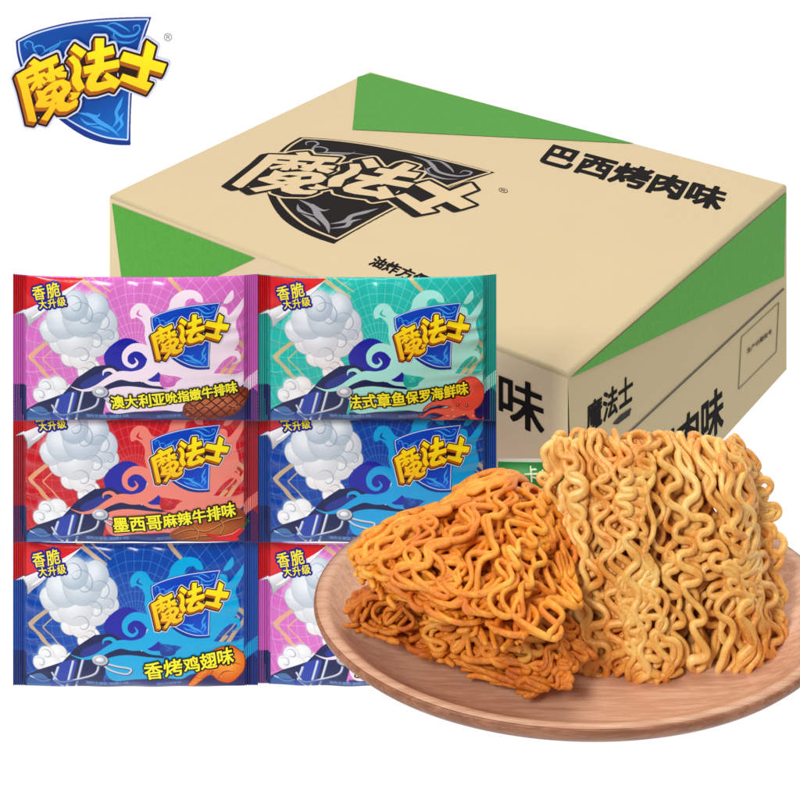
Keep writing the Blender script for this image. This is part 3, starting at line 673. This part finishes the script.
def cake(label, quad, normal, layers, nstr, rad, lam, mat, seed, thick, messy=0., th=(1.2, .55), tone=(.12, .1), bow=0., fold=True, spring=45, vary=(.85, 1.25), stray=.1):
    """quad: 3D corners (v0u0, v0u1, v1u1, v1u0) of the front face; strands meander along v"""
    q = np.array(quad); base = q.mean(0); base = np.array([base[0], base[1], q[:, 2].min()])
    root = thing('noodle_cake', base, label, 'noodle cake')
    r = np.random.default_rng(seed); n = nrm(np.array(normal, float))
    U = (np.linalg.norm(q[1]-q[0])+np.linalg.norm(q[2]-q[3]))/2; Vl = (np.linalg.norm(q[3]-q[0])+np.linalg.norm(q[2]-q[1]))/2
    nth = smooth_noise(seed+1, 5, 55.); nph = smooth_noise(seed+2, 4, 38.); nw = smooth_noise(seed+3, 6, 150.); nw2 = smooth_noise(seed+4, 6, 60.); nx = smooth_noise(seed+5, 6, 120.); ny = smooth_noise(seed+6, 6, 120.); nl = smooth_noise(seed+7, 6, 260.)
    gap = thick/max(layers-1, 1)
    def walk(u0, layer, ph0):
        lm = lam*r.uniform(*vary); t0 = th[0]+r.normal()*.1
        u, v, s = u0, -Vl/2*(1-.10*abs(2*u0/U)**4)+r.normal()*.0015, 0.; ds = .0011; pts = []; lz = layer*gap
        vend = Vl/2*(1-.10*abs(2*u0/U)**4)+r.normal()*.0015
        while v < vend and len(pts) < 900:
            p3 = np.array([u, v, lz*1.5]); tm = t0+th[1]*float(nth(p3)); tm = min(max(tm, .35), 1.8)
            theta = tm*math.sin(2*PI*s/lm+ph0+1.3*float(nph(p3))); theta -= (u-u0)*spring*(1-min(1, abs(math.sin(theta))))
            theta += .25*messy*float(nl(p3))
            u += math.sin(theta)*ds; v += math.cos(theta)*ds; s += ds; pts.append((u, v))
        return np.array(pts)
    out = []
    for c in range(0, layers, 2):
        ph0 = r.uniform(0, 6.28)
        for i in range(nstr):
            u0 = ((i+.5+r.normal()*.12)/nstr-.5)*U*.97
            A = walk(u0, c, ph0+i*.35+r.normal()*.25)
            wA = c*gap+gap*1.2*np.clip(1-np.arange(len(A))/9., 0, 1)**2
            path = np.column_stack([A, wA])
            if c+1 < layers:
                B = walk(u0+r.normal()*.002, c+1, ph0+2+i*.4)[::-1]; m = 7
                a0, b0 = A[-1], B[0]; tt = np.linspace(0, PI, m+2)[1:-1]
                arc = np.column_stack([a0[0]+(b0[0]-a0[0])*(1-np.cos(tt))/2, a0[1]+(b0[1]-a0[1])*(1-np.cos(tt))/2+np.sin(tt)*gap*.55, c*gap+gap*(1-np.cos(tt))/2])
                path = np.vstack([path, arc, np.column_stack([B, (c+1)*gap-gap*.4*np.clip(1-np.arange(len(B))[::-1]/9., 0, 1)**2])])
                if fold and i % 2: path[:, 1] *= -1
            out.append(path)
    strands = []
    for k, p in enumerate(out):
        # bodily irregularity, rounded edges
        uu = np.clip(2*p[:, 0]/U, -1.15, 1.15); vv = np.clip(2*p[:, 1]/Vl, -1.15, 1.15)
        edge = np.clip(np.abs(uu)**5*.55+np.abs(vv)**6*.45, 0, .85)
        w = p[:, 2]; w = thick/2+(w-thick/2)*(1-edge)
        w = w+nw(p)*rad*.55+nw2(p)*rad*(.5+.7*messy)
        if r.random() < stray: w = w-rad*r.uniform(1., 2.6)*np.clip(np.sin(np.linspace(0, PI*r.uniform(1, 4), len(w))+r.uniform(0, 3)), 0, 1)
        du = nx(p)*rad*(.35+messy*.9); dv = ny(p)*rad*(.35+messy*.9)
        u = p[:, 0]+du; v = p[:, 1]+dv
        a = (u/U+.5)[:, None]; b = (v/Vl+.5)[:, None]
        P = q[0]*(1-a)*(1-b)+q[1]*a*(1-b)+q[2]*a*b+q[3]*(1-a)*b
        P = P-n*(w-bow*(1-(2*u/U)**2)*(1-(2*v/Vl)**2))[:, None]
        # light smoothing keeps bends round
        for _ in range(2): P[1:-1] = (P[:-2]+2*P[1:-1]+P[2:])/4
        strands.append((P-base, p))
    for k, (P, p) in enumerate(strands):
        pk = p
        rr = rad*(1+.10*nl(pk*.6)+r.normal()*.05); rr[:2] *= .85; rr[-2:] *= .85
        V, F = tube(P, np.clip(rr, rad*.7, rad*1.3))
        t0 = tone[0]+r.normal()*tone[1]*.6
        br = np.clip(t0+tone[1]*nw2(pk*.7)+.05*nl(pk)-.10*np.clip(np.abs(2*pk[:, 1]/Vl)-.75, 0, 1)*2, 0, .6)
        br = np.append(np.repeat(br, 8), [br[0], br[-1]])
        link('noodle_strand', np_mesh('noodle_strand', V, F, True, np.repeat(br[:, None], 3, 1)), mat, root)
    return root, strands
M_N1 = m_noodle('pale_fried_noodle', (255, 229, 164), (250, 197, 106), (222, 134, 42), 1., .04, .3)
M_N2 = m_noodle('seasoned_orange_noodle', (255, 214, 104), (255, 170, 52), (226, 118, 24), 1.1, .04, .7)
M_N3 = m_noodle('browned_orange_noodle', (255, 200, 96), (248, 154, 48), (204, 100, 20), 1.1, .04, .8)
zf = PZ+PF+.004
# standing cake, leaning back on the others
bl = at_y(588, 684, .808); br_ = at_y(789, 682, .822)
tl, tr = at_y(563, 441, .852), at_y(755, 448, .866)
nn = np.cross(br_-bl, tl-bl); nn = nn if nn[1] < 0 else -nn
cake('pale golden noodle cake standing on edge at the right of the plate', [bl, br_, tr, tl], nn, 8, 18, .00222, .0225, M_N1, 21, .034, .5, (1.15, .5), (.18, .14), .004, True, 34, (.85, 1.4), .16)
# two cakes lying one on the other; strands run across the front-left edge
def flat(name, L, Fp, B, R, z, *a, **k):
    Lp, Fq, Bq, Rq = (at_z(*p, z) for p in (L, Fp, B, R)); return cake(name, [Lp, Fq, Rq, Bq], (0, 0, 1), *a, **k)
flat('browned noodle cake lying flat on the plate under the orange cake', (343, 590), (552, 656), (486, 530), (580, 545), zf+.027, 7, 20, .00165, .019, M_N3, 33, .025, 1.9, (1.1, .6), (.15, .14), .002, True, 20, (.7, 1.6), .3)
flat('bright orange noodle cake lying on top of the browned cake', (333, 528), (530, 606), (492, 462), (572, 486), zf+.064, 7, 20, .00172, .021, M_N2, 47, .028, 1.9, (1.05, .6), (.20, .15), .006, True, 20, (.7, 1.6), .3)

# ------------------------------------------------------------------ light
w = bpy.data.worlds.new('World'); scene.world = w; w.use_nodes = True
bg = w.node_tree.nodes['Background']; bg.inputs['Color'].default_value = (1, 1, 1, 1); bg.inputs['Strength'].default_value = .24
def area(name, loc, target, size, power):
    l = bpy.data.lights.new(name, 'AREA'); l.shape = 'RECTANGLE'; l.size, l.size_y = size; l.energy = power; o = bpy.data.objects.new(name, l); COL.objects.link(o)
    from mathutils import Vector
    o.location = loc; o.rotation_euler = (Vector(target)-Vector(loc)).to_track_quat('-Z', 'Y').to_euler(); return o
area('key_softbox', (-1.2, -1.1, 2.1), (.05, 1.0, .1), (.7, .7), 64)
area('top_softbox', (.25, 1.15, 2.4), (.1, 1.15, 0), (1.2, 1.2), 22)

scene.view_settings.view_transform = 'Standard'; scene.view_settings.look = 'None'; scene.view_settings.exposure = 0
scene.cycles.use_denoising = True
scene.cycles.max_bounces = 6; scene.cycles.diffuse_bounces = 4
